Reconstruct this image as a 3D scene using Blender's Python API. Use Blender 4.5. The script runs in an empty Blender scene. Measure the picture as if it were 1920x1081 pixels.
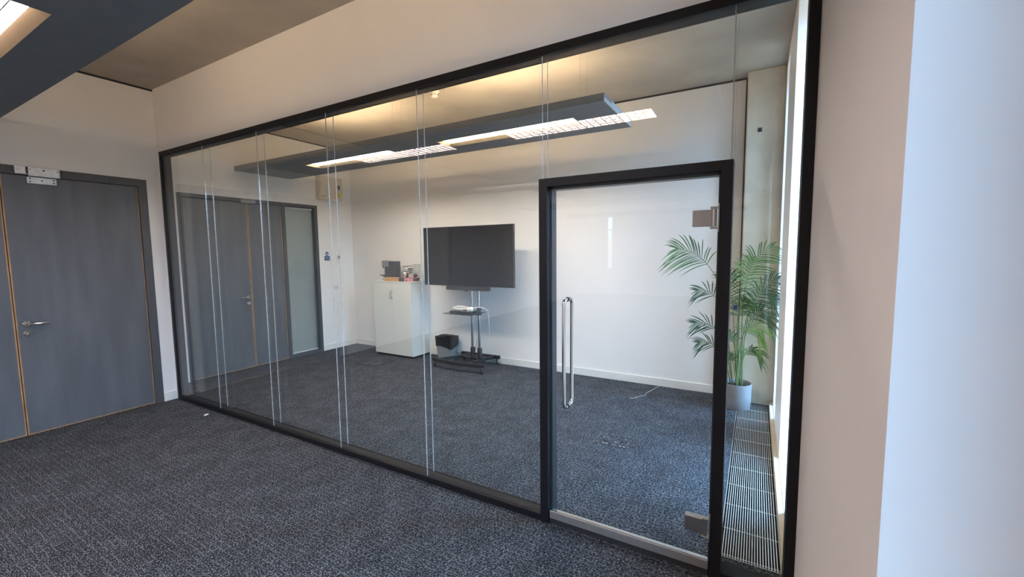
import bpy, bmesh, math, random
from mathutils import Vector, Matrix
random.seed(7)
S = bpy.context.scene
COL = S.collection
PI = math.pi

# ------------------------------------------------------------------ camera
cam_d = bpy.data.cameras.new('camera')
cam = bpy.data.objects.new('camera', cam_d)
COL.objects.link(cam)
cam_d.sensor_fit = 'HORIZONTAL'
cam_d.sensor_width = 36.0
cam_d.lens = 798.4 / 1920 * 36.0
cam_d.clip_start = 0.02
cam_d.clip_end = 200
YAW, PIT, ROL = 0.5207, -0.0866, -0.0111
fw = Vector((-math.sin(YAW) * math.cos(PIT), math.cos(YAW) * math.cos(PIT), math.sin(PIT)))
rt = Vector((math.cos(YAW), math.sin(YAW), 0))
up = rt.cross(fw)
r2 = math.cos(ROL) * rt + math.sin(ROL) * up
u2 = -math.sin(ROL) * rt + math.cos(ROL) * up
M3 = Matrix((r2, u2, -fw)).transposed()
cam.matrix_world = Matrix.Translation((5.8905, -2.2788, 1.6821)) @ M3.to_4x4()
S.camera = cam

# ------------------------------------------------------------------ light and exposure
DAY = 28.0            # radiance of the overcast sky outside the windows
LAMP = 48.0          # radiance of the office luminaire diffusers
LAMP2 = 78.0        # radiance of the luminaire diffusers in the glazed room
UPL = 24.0           # radiance of the uplight strips on the rafts
LAMP3 = 95.0
UPL2 = 34.0
WARM = (1.0, 0.81, 0.75)
WARMUP = (1.0, 0.72, 0.45)
w = bpy.data.worlds.new('sky')
S.world = w
w.use_nodes = True
bg = w.node_tree.nodes['Background']
wn = w.node_tree                       # pale blue overcast sky above a dull skyline and ground
_tc = wn.nodes.new('ShaderNodeTexCoord'); _sx = wn.nodes.new('ShaderNodeSeparateXYZ'); _rp = wn.nodes.new('ShaderNodeValToRGB')
wn.links.new(_tc.outputs['Generated'], _sx.inputs[0]); wn.links.new(_sx.outputs['Z'], _rp.inputs[0]); wn.links.new(_rp.outputs[0], bg.inputs[0])
_rp.color_ramp.elements[0].position = 0.02; _rp.color_ramp.elements[0].color = (0.10, 0.10, 0.095, 1)
_rp.color_ramp.elements[1].position = 0.16; _rp.color_ramp.elements[1].color = (0.34, 0.62, 1.0, 1)
bg.inputs[1].default_value = DAY
S.view_settings.view_transform = 'Standard'
S.view_settings.look = 'None'
S.view_settings.gamma = 1
S.view_settings.use_curve_mapping = False
S.view_settings.exposure = 0.35
try:
    cy = S.cycles
    cy.max_bounces = 14
    cy.diffuse_bounces = 6
    cy.glossy_bounces = 6
    cy.transparent_max_bounces = 40
    cy.transmission_bounces = 8
    cy.sample_clamp_indirect = 6.0
    cy.caustics_reflective = False
    cy.caustics_refractive = False
    cy.use_denoising = True
except Exception:
    pass

def portal(name, loc, size_y, size_z, rot):
    l = bpy.data.lights.new(name, 'AREA')
    l.shape = 'RECTANGLE'; l.size = size_y; l.size_y = size_z
    l.cycles.is_portal = True
    o = bpy.data.objects.new(name, l); COL.objects.link(o)
    o.location = loc; o.rotation_euler = rot
    return o

# ------------------------------------------------------------------ room dimensions (metres)
HC = 3.515           # ceiling
XI = -0.579          # left wall of the glazed room
XR = 6.094           # inside face of the window wall
YB = 3.113           # back wall
YF = -14.0           # far end of the open office
HF = 2.835           # top of the glazed screen
WIN = [(0.72, 1.50), (2.40, 2.80)]                       # openings of the glazed room
WINF = [(-3.15, -1.349), (-8.35, -6.55)]
GLZ = {(-3.15, -1.349): (-2.70, -1.97), (-8.35, -6.55): (-7.9, -7.0)}   # unseen office windows: glazing narrowed by added panels to limit the daylight
XG = 6.44            # plane of the window panes
for i, (a, b) in enumerate(WIN + WINF):
    a, b = GLZ.get((a, b), (a, b))
    portal('window_portal', (XG + 0.06, (a + b) / 2, 1.75), 3.3, b - a, (0, PI / 2, 0))

# ------------------------------------------------------------------ materials
def mat(name, col, rough=0.5, metal=0.0, spec=0.5, noise=0.0, nscale=40, stretch=(1, 1, 1), bump=0.0, bscale=200, emit=None, estr=0, alpha=None, trans=0.0):
    m = bpy.data.materials.new(name); m.use_nodes = True
    nt = m.node_tree; p = nt.nodes['Principled BSDF']
    p.inputs['Base Color'].default_value = (*col, 1)
    p.inputs['Roughness'].default_value = rough
    p.inputs['Metallic'].default_value = metal
    p.inputs['Specular IOR Level'].default_value = spec
    if trans: p.inputs['Transmission Weight'].default_value = trans
    if emit:
        p.inputs['Emission Color'].default_value = (*emit, 1)
        p.inputs['Emission Strength'].default_value = estr
    tc = mp = None
    if noise or bump:
        tc = nt.nodes.new('ShaderNodeTexCoord'); mp = nt.nodes.new('ShaderNodeMapping')
        mp.inputs['Scale'].default_value = stretch
        nt.links.new(tc.outputs['Object'], mp.inputs[0])
    if noise:
        n = nt.nodes.new('ShaderNodeTexNoise'); n.inputs['Scale'].default_value = nscale
        n.inputs['Detail'].default_value = 5
        nt.links.new(mp.outputs[0], n.inputs['Vector'])
        r = nt.nodes.new('ShaderNodeValToRGB')
        r.color_ramp.elements[0].position = 0.3; r.color_ramp.elements[1].position = 0.7
        r.color_ramp.elements[0].color = (*[c * (1 - noise) for c in col], 1)
        r.color_ramp.elements[1].color = (*[min(1, c * (1 + noise)) for c in col], 1)
        nt.links.new(n.outputs['Fac'], r.inputs[0]); nt.links.new(r.outputs[0], p.inputs['Base Color'])
    if bump:
        n2 = nt.nodes.new('ShaderNodeTexNoise'); n2.inputs['Scale'].default_value = bscale
        nt.links.new(mp.outputs[0], n2.inputs['Vector'])
        b = nt.nodes.new('ShaderNodeBump'); b.inputs['Strength'].default_value = bump; b.inputs['Distance'].default_value = 0.002
        nt.links.new(n2.outputs['Fac'], b.inputs['Height']); nt.links.new(b.outputs[0], p.inputs['Normal'])
    return m

def emission(name, col, strength):
    m = bpy.data.materials.new(name); m.use_nodes = True
    nt = m.node_tree; nt.nodes.clear()
    e = nt.nodes.new('ShaderNodeEmission'); o = nt.nodes.new('ShaderNodeOutputMaterial')
    e.inputs[0].default_value = (*col, 1); e.inputs[1].default_value = strength
    nt.links.new(e.outputs[0], o.inputs[0])
    return m

def pane_glass(name, tint, f0=0.032, smear=False):
    # clear sheet: passes light straight through, mirrors by Schlick's law
    m = bpy.data.materials.new(name); m.use_nodes = True
    nt = m.node_tree; nt.nodes.clear(); L = nt.links.new
    o = nt.nodes.new('ShaderNodeOutputMaterial'); mix = nt.nodes.new('ShaderNodeMixShader')
    tr = nt.nodes.new('ShaderNodeBsdfTransparent'); tr.inputs[0].default_value = (*tint, 1)
    gl = nt.nodes.new('ShaderNodeBsdfGlossy'); gl.inputs['Roughness'].default_value = 0.0
    g = nt.nodes.new('ShaderNodeNewGeometry')
    d = nt.nodes.new('ShaderNodeVectorMath'); d.operation = 'DOT_PRODUCT'
    L(g.outputs['Incoming'], d.inputs[0]); L(g.outputs['Normal'], d.inputs[1])
    ab = nt.nodes.new('ShaderNodeMath'); ab.operation = 'ABSOLUTE'; L(d.outputs['Value'], ab.inputs[0])
    su = nt.nodes.new('ShaderNodeMath'); su.operation = 'SUBTRACT'; su.inputs[0].default_value = 1; L(ab.outputs[0], su.inputs[1])
    po = nt.nodes.new('ShaderNodeMath'); po.operation = 'POWER'; L(su.outputs[0], po.inputs[0]); po.inputs[1].default_value = 5
    ma = nt.nodes.new('ShaderNodeMath'); ma.operation = 'MULTIPLY_ADD'; L(po.outputs[0], ma.inputs[0]); ma.inputs[1].default_value = 1 - f0; ma.inputs[2].default_value = f0
    L(ma.outputs[0], mix.inputs[0]); L(tr.outputs[0], mix.inputs[1]); L(gl.outputs[0], mix.inputs[2]); L(mix.outputs[0], o.inputs[0])
    return m

def carpet_mat():
    m = bpy.data.materials.new('carpet'); m.use_nodes = True
    nt = m.node_tree; L = nt.links.new; p = nt.nodes['Principled BSDF']
    p.inputs['Roughness'].default_value = 0.95; p.inputs['Specular IOR Level'].default_value = 0.1
    p.inputs['Sheen Weight'].default_value = 0.0
    tc = nt.nodes.new('ShaderNodeTexCoord')
    # flecked yarn, drawn out along the rows
    mp = nt.nodes.new('ShaderNodeMapping'); mp.inputs['Scale'].default_value = (0.55, 1.3, 1); L(tc.outputs['Object'], mp.inputs[0])
    n = nt.nodes.new('ShaderNodeTexNoise'); n.inputs['Scale'].default_value = 140; n.inputs['Detail'].default_value = 1.5; L(mp.outputs[0], n.inputs['Vector'])
    r = nt.nodes.new('ShaderNodeValToRGB'); e = r.color_ramp.elements
    e[0].position = 0.40; e[0].color = (0.014, 0.0155, 0.019, 1); e[1].position = 0.68; e[1].color = (0.25, 0.275, 0.315, 1)
    m1 = e.new(0.53); m1.color = (0.041, 0.046, 0.056, 1)
    L(n.outputs['Fac'], r.inputs[0])
    # woven rows: thin pale broken lines
    nw = nt.nodes.new('ShaderNodeTexNoise'); nw.inputs['Scale'].default_value = 9; L(tc.outputs['Object'], nw.inputs['Vector'])
    mixv = nt.nodes.new('ShaderNodeMixRGB'); mixv.blend_type = 'LINEAR_LIGHT'; mixv.inputs[0].default_value = 0.008
    L(tc.outputs['Object'], mixv.inputs[1]); L(nw.outputs['Color'], mixv.inputs[2])
    bt = nt.nodes.new('ShaderNodeTexBrick'); L(mixv.outputs[0], bt.inputs['Vector'])
    bt.inputs['Scale'].default_value = 1; bt.inputs['Brick Width'].default_value = 0.11; bt.inputs['Row Height'].default_value = 0.036
    bt.inputs['Mortar Size'].default_value = 0.0030; bt.inputs['Mortar Smooth'].default_value = 0.4; bt.offset = 0.37; bt.squash = 0.6; bt.squash_frequency = 3
    mk = nt.nodes.new('ShaderNodeTexNoise'); mk.inputs['Scale'].default_value = 14; mk.inputs['Detail'].default_value = 3; L(tc.outputs['Object'], mk.inputs['Vector'])
    mr = nt.nodes.new('ShaderNodeValToRGB'); mr.color_ramp.elements[0].position = 0.40; mr.color_ramp.elements[1].position = 0.58; L(mk.outputs['Fac'], mr.inputs[0])
    mu = nt.nodes.new('ShaderNodeMath'); mu.operation = 'MULTIPLY'; L(bt.outputs['Fac'], mu.inputs[0]); L(mr.outputs[0], mu.inputs[1])
    mu2 = nt.nodes.new('ShaderNodeMath'); mu2.operation = 'MULTIPLY'; L(mu.outputs[0], mu2.inputs[0]); mu2.inputs[1].default_value = 0.65
    mx = nt.nodes.new('ShaderNodeMixRGB'); L(mu2.outputs[0], mx.inputs[0]); L(r.outputs[0], mx.inputs[1]); mx.inputs[2].default_value = (0.19, 0.20, 0.215, 1)
    # blotches of the dye lot
    bl = nt.nodes.new('ShaderNodeTexNoise'); bl.inputs['Scale'].default_value = 5; bl.inputs['Detail'].default_value = 4; L(tc.outputs['Object'], bl.inputs['Vector'])
    br = nt.nodes.new('ShaderNodeValToRGB'); br.color_ramp.elements[0].color = (0.72, 0.72, 0.72, 1); br.color_ramp.elements[0].position = 0.35; br.color_ramp.elements[1].position = 0.65; L(bl.outputs['Fac'], br.inputs[0])
    m2 = nt.nodes.new('ShaderNodeMixRGB'); m2.blend_type = 'MULTIPLY'; m2.inputs[0].default_value = 1; L(mx.outputs[0], m2.inputs[1]); L(br.outputs[0], m2.inputs[2])
    L(m2.outputs[0], p.inputs['Base Color'])
    b = nt.nodes.new('ShaderNodeBump'); b.inputs['Strength'].default_value = 0.5; b.inputs['Distance'].default_value = 0.003
    L(n.outputs['Fac'], b.inputs['Height']); L(b.outputs[0], p.inputs['Normal'])
    return m

M = {}
M['wall'] = mat('white_wall_paint', (0.86, 0.83, 0.80), 0.75, spec=0.2, noise=0.015, nscale=3, bump=0.08, bscale=300)
M['ceil'] = mat('fair_faced_concrete', (0.44, 0.40, 0.345), 0.85, spec=0.2, noise=0.10, nscale=2.2, bump=0.25, bscale=60)
M['conc'] = mat('column_concrete', (0.58, 0.49, 0.375), 0.8, spec=0.25, noise=0.10, nscale=5, bump=0.3, bscale=90)
M['carpet'] = carpet_mat()
M['skirt'] = mat('white_gloss_paint', (0.80, 0.78, 0.73), 0.4)
M['gap'] = mat('shadow_gap_black', (0.03, 0.028, 0.025), 0.9)
M['black'] = mat('black_powder_coat', (0.008, 0.008, 0.010), 0.55, spec=0.3, noise=0.1, nscale=200)
M['glass'] = pane_glass('clear_glass', (0.985, 0.992, 0.988))
M['wglass'] = pane_glass('window_glass', (0.95, 0.97, 0.97))
M['seal'] = mat('silicone_joint_pale_glint', (0.52, 0.56, 0.58), 0.12, spec=0.9, noise=0.25, nscale=25, stretch=(1, 1, 1))  # refracted window light is put into the pale colour of the joint
M['chrome'] = mat('polished_steel', (0.78, 0.77, 0.76), 0.10, 1.0)
M['steel'] = mat('satin_steel', (0.55, 0.52, 0.49), 0.32, 1.0, noise=0.06, nscale=60, stretch=(1, 1, 8))
M['rail'] = mat('anodised_aluminium', (0.62, 0.60, 0.57), 0.38, 0.85, noise=0.05, nscale=30)
M['door'] = mat('grey_laminate', (0.105, 0.110, 0.122), 0.5, noise=0.16, nscale=2.2, stretch=(1, 3.5, 0.6), bump=0.12, bscale=260)
M['dframe'] = mat('dark_grey_paint', (0.070, 0.072, 0.080), 0.5, noise=0.12, nscale=12, stretch=(1, 6, 0.5))
M['oak'] = mat('oak_lipping', (0.42, 0.235, 0.105), 0.5, noise=0.3, nscale=18, stretch=(1, 2, 0.3))
M['zinc'] = mat('brushed_aluminium_plate', (0.66, 0.65, 0.64), 0.42, 0.6, noise=0.12, nscale=30)
M['dark'] = mat('dark_hole', (0.01, 0.01, 0.01), 0.8)
M['raft'] = mat('grey_raft_paint', (0.175, 0.188, 0.205), 0.6, noise=0.05, nscale=6)
M['raftcap'] = mat('pale_grey_end_cap', (0.42, 0.46, 0.50), 0.5, noise=0.04, nscale=9)
M['refl'] = mat('bronze_reflector', (0.36, 0.265, 0.155), 0.5, noise=0.03, nscale=10)
M['louvre'] = mat('aluminium_louvre', (0.80, 0.78, 0.74), 0.14, 1.0, noise=0.04, nscale=40)
M['diff'] = emission('lit_diffuser', WARM, LAMP)
M['diff2'] = emission('lit_diffuser_bright', (1.0, 0.87, 0.74), LAMP2)
M['upl'] = emission('lit_uplight', WARMUP, UPL)
M['diff3'] = emission('lit_diffuser_office', WARM, LAMP3)
M['upl3'] = emission('lit_uplight_office', WARMUP, UPL)
M['upl2'] = emission('lit_uplight_bright', WARMUP, UPL2)
M['wire'] = mat('steel_wire', (0.45, 0.42, 0.36), 0.4, 0.7, noise=0.1, nscale=300)
M['wplastic'] = mat('white_plastic', (0.80, 0.78, 0.72), 0.4, noise=0.02, nscale=60)
M['cream'] = mat('cream_enclosure', (0.66, 0.58, 0.45), 0.5, noise=0.05, nscale=8)
M['yellow'] = mat('yellow_label', (0.75, 0.58, 0.04), 0.5, noise=0.1, nscale=120)
M['blue'] = mat('blue_sign', (0.02, 0.05, 0.20), 0.4, noise=0.1, nscale=80)
M['signw'] = mat('sign_white', (0.55, 0.60, 0.72), 0.4, noise=0.05, nscale=100)
M['screen'] = mat('tv_screen', (0.005, 0.005, 0.006), 0.04, spec=0.34, noise=0.1, nscale=2)
M['tvblack'] = mat('tv_black_plastic', (0.012, 0.012, 0.013), 0.3, noise=0.1, nscale=100)
M['tvgrey'] = mat('tv_dark_grey_plastic', (0.035, 0.035, 0.04), 0.4, noise=0.1, nscale=60)
M['pole'] = mat('aluminium_pole', (0.68, 0.72, 0.78), 0.22, 1.0, noise=0.03, nscale=40)
M['stand'] = mat('black_stand_paint', (0.016, 0.016, 0.018), 0.5, noise=0.15, nscale=60)
M['rubber'] = mat('black_rubber', (0.02, 0.02, 0.02), 0.7, noise=0.1, nscale=80)
M['tglass'] = mat('tinted_shelf_glass', (0.012, 0.020, 0.020), 0.05, spec=0.8, noise=0.05, nscale=10)
M['cab'] = mat('white_melamine', (0.72, 0.72, 0.67), 0.45, noise=0.012, nscale=20)
M['cabgrey'] = mat('cabinet_shadow_grey', (0.12, 0.12, 0.11), 0.6, noise=0.05, nscale=30)
M['anth'] = mat('anthracite_plastic', (0.045, 0.047, 0.055), 0.45, noise=0.08, nscale=120)
M['anth2'] = mat('grey_metallic_plastic', (0.23, 0.23, 0.235), 0.35, noise=0.06, nscale=120)
M['bamboo'] = mat('bamboo_wood', (0.50, 0.29, 0.13), 0.5, noise=0.2, nscale=14, stretch=(0.4, 2, 3))
M['pink'] = mat('pink_card', (0.72, 0.30, 0.30), 0.6, noise=0.15, nscale=40)
M['brown'] = mat('dark_brown_card', (0.10, 0.055, 0.05), 0.6, noise=0.15, nscale=40)
M['greycard'] = mat('pale_grey_card', (0.42, 0.40, 0.37), 0.6, noise=0.12, nscale=50)
M['rose'] = mat('rose_gold_foil', (0.75, 0.42, 0.34), 0.25, 0.8, noise=0.35, nscale=60)
M['silver'] = mat('silver_foil', (0.75, 0.72, 0.68), 0.25, 0.8, noise=0.3, nscale=60)
M['jar'] = pane_glass('jar_glass', (0.90, 0.93, 0.92), 0.06)
M['binp'] = mat('frosted_bin_plastic', (0.27, 0.28, 0.285), 0.3, noise=0.08, nscale=12)
M['bag'] = mat('black_bin_liner', (0.012, 0.012, 0.013), 0.28, noise=0.2, nscale=30, bump=0.8, bscale=25)
M['pot'] = mat('grey_clay_pot', (0.23, 0.235, 0.25), 0.6, noise=0.05, nscale=20)
M['soil'] = mat('dark_soil', (0.03, 0.024, 0.018), 0.95, noise=0.5, nscale=60, bump=1.0, bscale=80)
def leafmat(name, c):
    return mat(name, c, 0.42, noise=0.25, nscale=9)
M['leaf0'] = leafmat('palm_leaf_dark', (0.030, 0.090, 0.036))
M['leaf1'] = leafmat('palm_leaf_mid', (0.075, 0.19, 0.055))
M['leaf2'] = leafmat('palm_leaf_light', (0.20, 0.38, 0.085))
M['stem'] = mat('palm_stem', (0.13, 0.21, 0.07), 0.5, noise=0.2, nscale=20, stretch=(1, 1, 0.2))
M['grille'] = mat('aluminium_grille_slat', (0.72, 0.69, 0.64), 0.35, 0.55, noise=0.04, nscale=30)
M['trench'] = mat('black_trench', (0.006, 0.006, 0.007), 0.9)
M['blind'] = mat('white_blind_slat', (0.62, 0.66, 0.63), 0.5, noise=0.02, nscale=30)
M['cable'] = mat('white_cable', (0.82, 0.79, 0.72), 0.5, noise=0.03, nscale=100)
M['paper'] = mat('white_paper', (0.85, 0.83, 0.78), 0.8, noise=0.05, nscale=80)
M['reveal'] = mat('white_reveal_paint', (0.80, 0.76, 0.73), 0.6, noise=0.012, nscale=5, bump=0.05, bscale=250)

# ------------------------------------------------------------------ mesh helpers
ORG = {}            # object name -> world origin used by its children

class MB:
    def __init__(s): s.v = []; s.f = []; s.sm = []
    def add(s, vs, fs, smooth=False):
        k = len(s.v); s.v += [tuple(v) for v in vs]
        s.f += [tuple(i + k for i in f) for f in fs]; s.sm += [smooth] * len(fs); return s
    def box(s, x0, x1, y0, y1, z0, z1, bev=0.0):
        x0, x1 = min(x0, x1), max(x0, x1); y0, y1 = min(y0, y1), max(y0, y1); z0, z1 = min(z0, z1), max(z0, z1)
        if bev > 0:
            bm = bmesh.new(); bmesh.ops.create_cube(bm, size=1)
            for v in bm.verts:
                v.co = Vector((x0 if v.co.x < 0 else x1, y0 if v.co.y < 0 else y1, z0 if v.co.z < 0 else z1))
            bmesh.ops.bevel(bm, geom=bm.edges[:], offset=bev, segments=2, affect='EDGES', profile=0.5)
            bm.verts.index_update()
            s.add([v.co[:] for v in bm.verts], [[v.index for v in f.verts] for f in bm.faces]); bm.free(); return s
        vs = [(x, y, z) for x in (x0, x1) for y in (y0, y1) for z in (z0, z1)]
        return s.add(vs, [(0, 1, 3, 2), (4, 6, 7, 5), (0, 4, 5, 1), (2, 3, 7, 6), (0, 2, 6, 4), (1, 5, 7, 3)])
    def hexa(s, bot, top):
        vs = list(bot) + list(top)
        return s.add(vs, [(3, 2, 1, 0), (4, 5, 6, 7), (0, 1, 5, 4), (1, 2, 6, 5), (2, 3, 7, 6), (3, 0, 4, 7)])
    def tube(s, pts, r, n=8, cap=True, closed=False):
        pts = [Vector(p) for p in pts]; rs = r if isinstance(r, (list, tuple)) else [r] * len(pts)
        rings = []; prev = None; m = len(pts)
        for i, p in enumerate(pts):
            if closed: t = (pts[(i + 1) % m] - pts[i - 1]).normalized()
            elif i == 0: t = (pts[1] - p).normalized()
            elif i == m - 1: t = (p - pts[-2]).normalized()
            else: t = ((pts[i + 1] - p).normalized() + (p - pts[i - 1]).normalized()).normalized()
            if prev is None:
                a = Vector((0, 0, 1)) if abs(t.z) < 0.9 else Vector((1, 0, 0))
                nrm = t.cross(a).normalized()
            else:
                nrm = (prev - t * prev.dot(t)).normalized()
            prev = nrm; b = t.cross(nrm)
            rings.append([p + rs[i] * (math.cos(2 * PI * k / n) * nrm + math.sin(2 * PI * k / n) * b) for k in range(n)])
        vs = [v for rg in rings for v in rg]; fs = []
        for i in range(m if closed else m - 1):
            j = (i + 1) % m
            for k in range(n):
                fs.append((i * n + k, i * n + (k + 1) % n, j * n + (k + 1) % n, j * n + k))
        s.add(vs, fs, True)
        if cap and not closed:
            s.add(rings[0], [tuple(reversed(range(n)))]); s.add(rings[-1], [tuple(range(n))])
        return s
    def lathe(s, c, prof, n=24, axis='Z', cap=True):
        vs = []; fs = []
        for (r, h) in prof:
            for k in range(n):
                a = 2 * PI * k / n
                q = (r * math.cos(a), r * math.sin(a), h)
                if axis == 'X': q = (h, q[0], q[1])
                elif axis == 'Y': q = (q[1], h, q[0])
                vs.append((c[0] + q[0], c[1] + q[1], c[2] + q[2]))
        for i in range(len(prof) - 1):
            for k in range(n):
                fs.append((i * n + k, i * n + (k + 1) % n, (i + 1) * n + (k + 1) % n, (i + 1) * n + k))
        s.add(vs, fs, True)
        if cap:
            m = len(prof)
            s.add(vs[:n], [tuple(reversed(range(n)))]); s.add(vs[(m - 1) * n:], [tuple(range(n))])
        return s
    def prism(s, poly, z0, z1):
        n = len(poly)
        vs = [(x, y, z0) for x, y in poly] + [(x, y, z1) for x, y in poly]
        fs = [tuple(reversed(range(n))), tuple(range(n, 2 * n))] + [(i, (i + 1) % n, n + (i + 1) % n, n + i) for i in range(n)]
        return s.add(vs, fs)
    def build(s, name, m, parent=None, label=None, cat=None, group=None, kind=None, loc=None):
        me = bpy.data.meshes.new(name)
        o = bpy.data.objects.new(name, me)
        if parent is not None: org = ORG[parent.name]
        else: org = Vector(loc) if loc is not None else Vector((0, 0, 0))
        me.from_pydata([tuple(Vector(v) - org) for v in s.v], [], s.f)
        me.polygons.foreach_set('use_smooth', s.sm)
        bm = bmesh.new(); bm.from_mesh(me); bmesh.ops.recalc_face_normals(bm, faces=bm.faces[:]); bm.to_mesh(me); bm.free()
        me.materials.append(M[m] if isinstance(m, str) else m)
        me.update(); COL.objects.link(o)
        if parent is not None: o.parent = parent
        else: o.location = org
        ORG[o.name] = org
        return tag(o, label, cat, group, kind)

def tag(o, label=None, cat=None, group=None, kind=None):
    if label: o['label'] = label
    if cat: o['category'] = cat
    if group: o['group'] = group
    if kind: o['kind'] = kind
    return o

def thing(name, loc, label=None, cat=None, group=None, kind=None):
    o = bpy.data.objects.new(name, None); COL.objects.link(o); o.location = loc
    o.empty_display_size = 0.1
    ORG[o.name] = Vector(loc)
    return tag(o, label, cat, group, kind)

def copy_part(src, parent, delta):
    c = src.copy(); COL.objects.link(c); c.parent = parent
    c.location = src.location + Vector(delta); ORG[c.name] = ORG[src.name]
    return c

def struct(name, mb, m, label=None, cat=None):
    return mb.build(name, m, label=label, cat=cat, kind='structure')

# ================================================================== SETTING
GX0, GX1, GY0, GY1 = 5.762, 6.060, 0.205, 2.925        # trench heater in the floor
fl = MB()
for (a, b, c, d) in [(-0.85, GX0, -14.2, 3.3), (GX1, 6.6, -14.2, 3.3), (GX0, GX1, -14.2, GY0), (GX0, GX1, GY1, 3.3)]:
    fl.box(a, b, c, d, -0.16, 0)
struct('floor', fl, 'carpet', 'dark grey flecked carpet floor of both rooms', 'floor')
struct('ceiling', MB().box(-0.85, 6.6, -14.2, 3.3, HC, HC + 0.2), 'ceil', 'fair faced concrete ceiling above both rooms', 'ceiling')

# left wall of the open office with the opening of the grey double door, and its return into the glazed room
D1A, D1B, D1T = -2.255, -0.125, 2.512
wl = MB()
wl.box(-0.2, 0, YF, D1A, 0, HC).box(-0.2, 0, D1B, 0.1, 0, HC).box(-0.2, 0, D1A, D1B, D1T, HC)
wl.box(-0.3, -0.2, D1A - 0.1, D1B, 0, HC)
struct('wall_left', wl, 'wall', 'white wall of the open office around the grey double door', 'wall')
D2A, D2B, D2T = 0.39, 2.402, 2.487
wi = MB()
wi.box(XI - 0.2, XI, 0.0, D2A, 0, HC).box(XI - 0.2, XI, D2B, YB + 0.15, 0, HC).box(XI - 0.2, XI, D2A, D2B, D2T, HC)
wi.box(XI - 0.3, XI - 0.2, D2A - 0.1, D2B + 0.1, 0, HC).box(XI, -0.2, 0.0, 0.1, 0, HC)
struct('wall_left_inner', wi, 'wall', 'white wall of the glazed room around the second grey double door', 'wall')
struct('wall_back', MB().box(XI, XR + 0.4, YB, YB + 0.15, 0, HC), 'wall', 'long white back wall behind the television and the cabinet', 'wall')
struct('wall_far', MB().box(-0.2, 0.82, YF - 0.15, YF, 0, HC).box(1.02, XR + 0.4, YF - 0.15, YF, 0, HC).box(0.82, 1.02, YF - 0.15, YF, 0, 1.0).box(0.82, 1.02, YF - 0.15, YF, 2.95, HC), 'wall', 'far white wall of the open office behind the viewer', 'wall')
struct('wall_bulkhead', MB().box(0.0, XR, 0.0, 0.1, HF, HC).box(0.0, 0.034, 0.0, 0.1, 0, HF), 'wall', 'white plaster bulkhead above the glass screen', 'wall')

# window wall: thick piers, full height openings
ops = sorted(WIN + WINF)
wr = MB(); y = YF - 0.15
for a, b in ops:
    wr.box(XR, XG + 0.1, y, a, 0, HC); y = b
wr.box(XR, XG + 0.1, y, YB + 0.15, 0, HC)
for a, b in ops:
    wr.box(XR, XG + 0.1, a, b, 0, 0.06).box(XR, XG + 0.1, a, b, 3.42, HC)
    if (a, b) in GLZ:
        ga, gb = GLZ[(a, b)]
        wr.box(XG - 0.02, XG + 0.1, a, ga, 0.06, 3.42).box(XG - 0.02, XG + 0.1, gb, b, 0.06, 3.42)  # lining panels out of view, added to cut the daylight on the pier
struct('wall_right', wr, 'reveal', 'window wall with thick white piers along the right side', 'wall')
struct('baseboard_right', MB().box(GX1, XR, 0.1, 2.93, 0, 0.055), 'cream', 'cream upstand between the floor grille and the windows', 'trim')
n = 0
for a, b in reversed(ops):
    n += 1
    a, b = GLZ.get((a, b), (a, b))
    f = thing('window_%d' % n, (XG, (a + b) / 2, 0.06), 'narrow full height window %s' % (
        ['nearest the concrete column', 'halfway along the floor grille', 'just right of the pale blue pier', 'farthest behind the viewer'][n - 1]), 'window', kind='structure')
    fr = MB(); z0, z1 = 0.06, 3.42
    fr.box(XG, XG + 0.06, a, a + 0.05, z0, z1).box(XG, XG + 0.06, b - 0.05, b, z0, z1)
    fr.box(XG, XG + 0.06, a + 0.05, b - 0.05, z0, z0 + 0.05).box(XG, XG + 0.06, a + 0.05, b - 0.05, z1 - 0.05, z1)
    fr.box(XG, XG + 0.06, a + 0.05, b - 0.05, 1.05, 1.10)
    fr.build('window_frame', 'skirt', f)
    MB().box(XG + 0.028, XG + 0.034, a + 0.05, b - 0.05, z0 + 0.05, 1.05).build('pane', 'wglass', f)
    MB().box(XG + 0.028, XG + 0.034, a + 0.05, b - 0.05, 1.10, z1 - 0.05).build('pane', 'wglass', f)

f = thing('window_5', (0.92, YF - 0.1, 1.0), 'slim far window mirrored as a bright strip in the glass door', 'window', kind='structure')
MB().box(0.82, 0.83, YF - 0.12, YF - 0.06, 1.0, 2.95).box(1.01, 1.02, YF - 0.12, YF - 0.06, 1.0, 2.95).box(0.83, 1.01, YF - 0.12, YF - 0.06, 2.45, 2.50).build('window_frame', 'skirt', f)
MB().box(0.83, 1.01, YF - 0.095, YF - 0.089, 1.0, 2.45).build('pane', 'wglass', f)
MB().box(0.83, 1.01, YF - 0.095, YF - 0.089, 2.50, 2.95).build('pane', 'wglass', f)

# concrete column at the end of the window wall
col = MB().box(5.752, XR, 2.935, YB, 0, HC, 0.012)
co = struct('wall_column', col, 'conc', 'bare concrete column behind the potted palm', 'column')
ORG[co.name] = Vector((0, 0, 0))
sb = MB().box(5.858, 5.900, 2.931, 2.936, 2.885, 2.930).build('recessed_box', 'cabgrey', co)
MB().box(5.866, 5.889, 2.928, 2.932, 2.893, 2.918).build('terminal', 'dark', sb)
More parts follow.
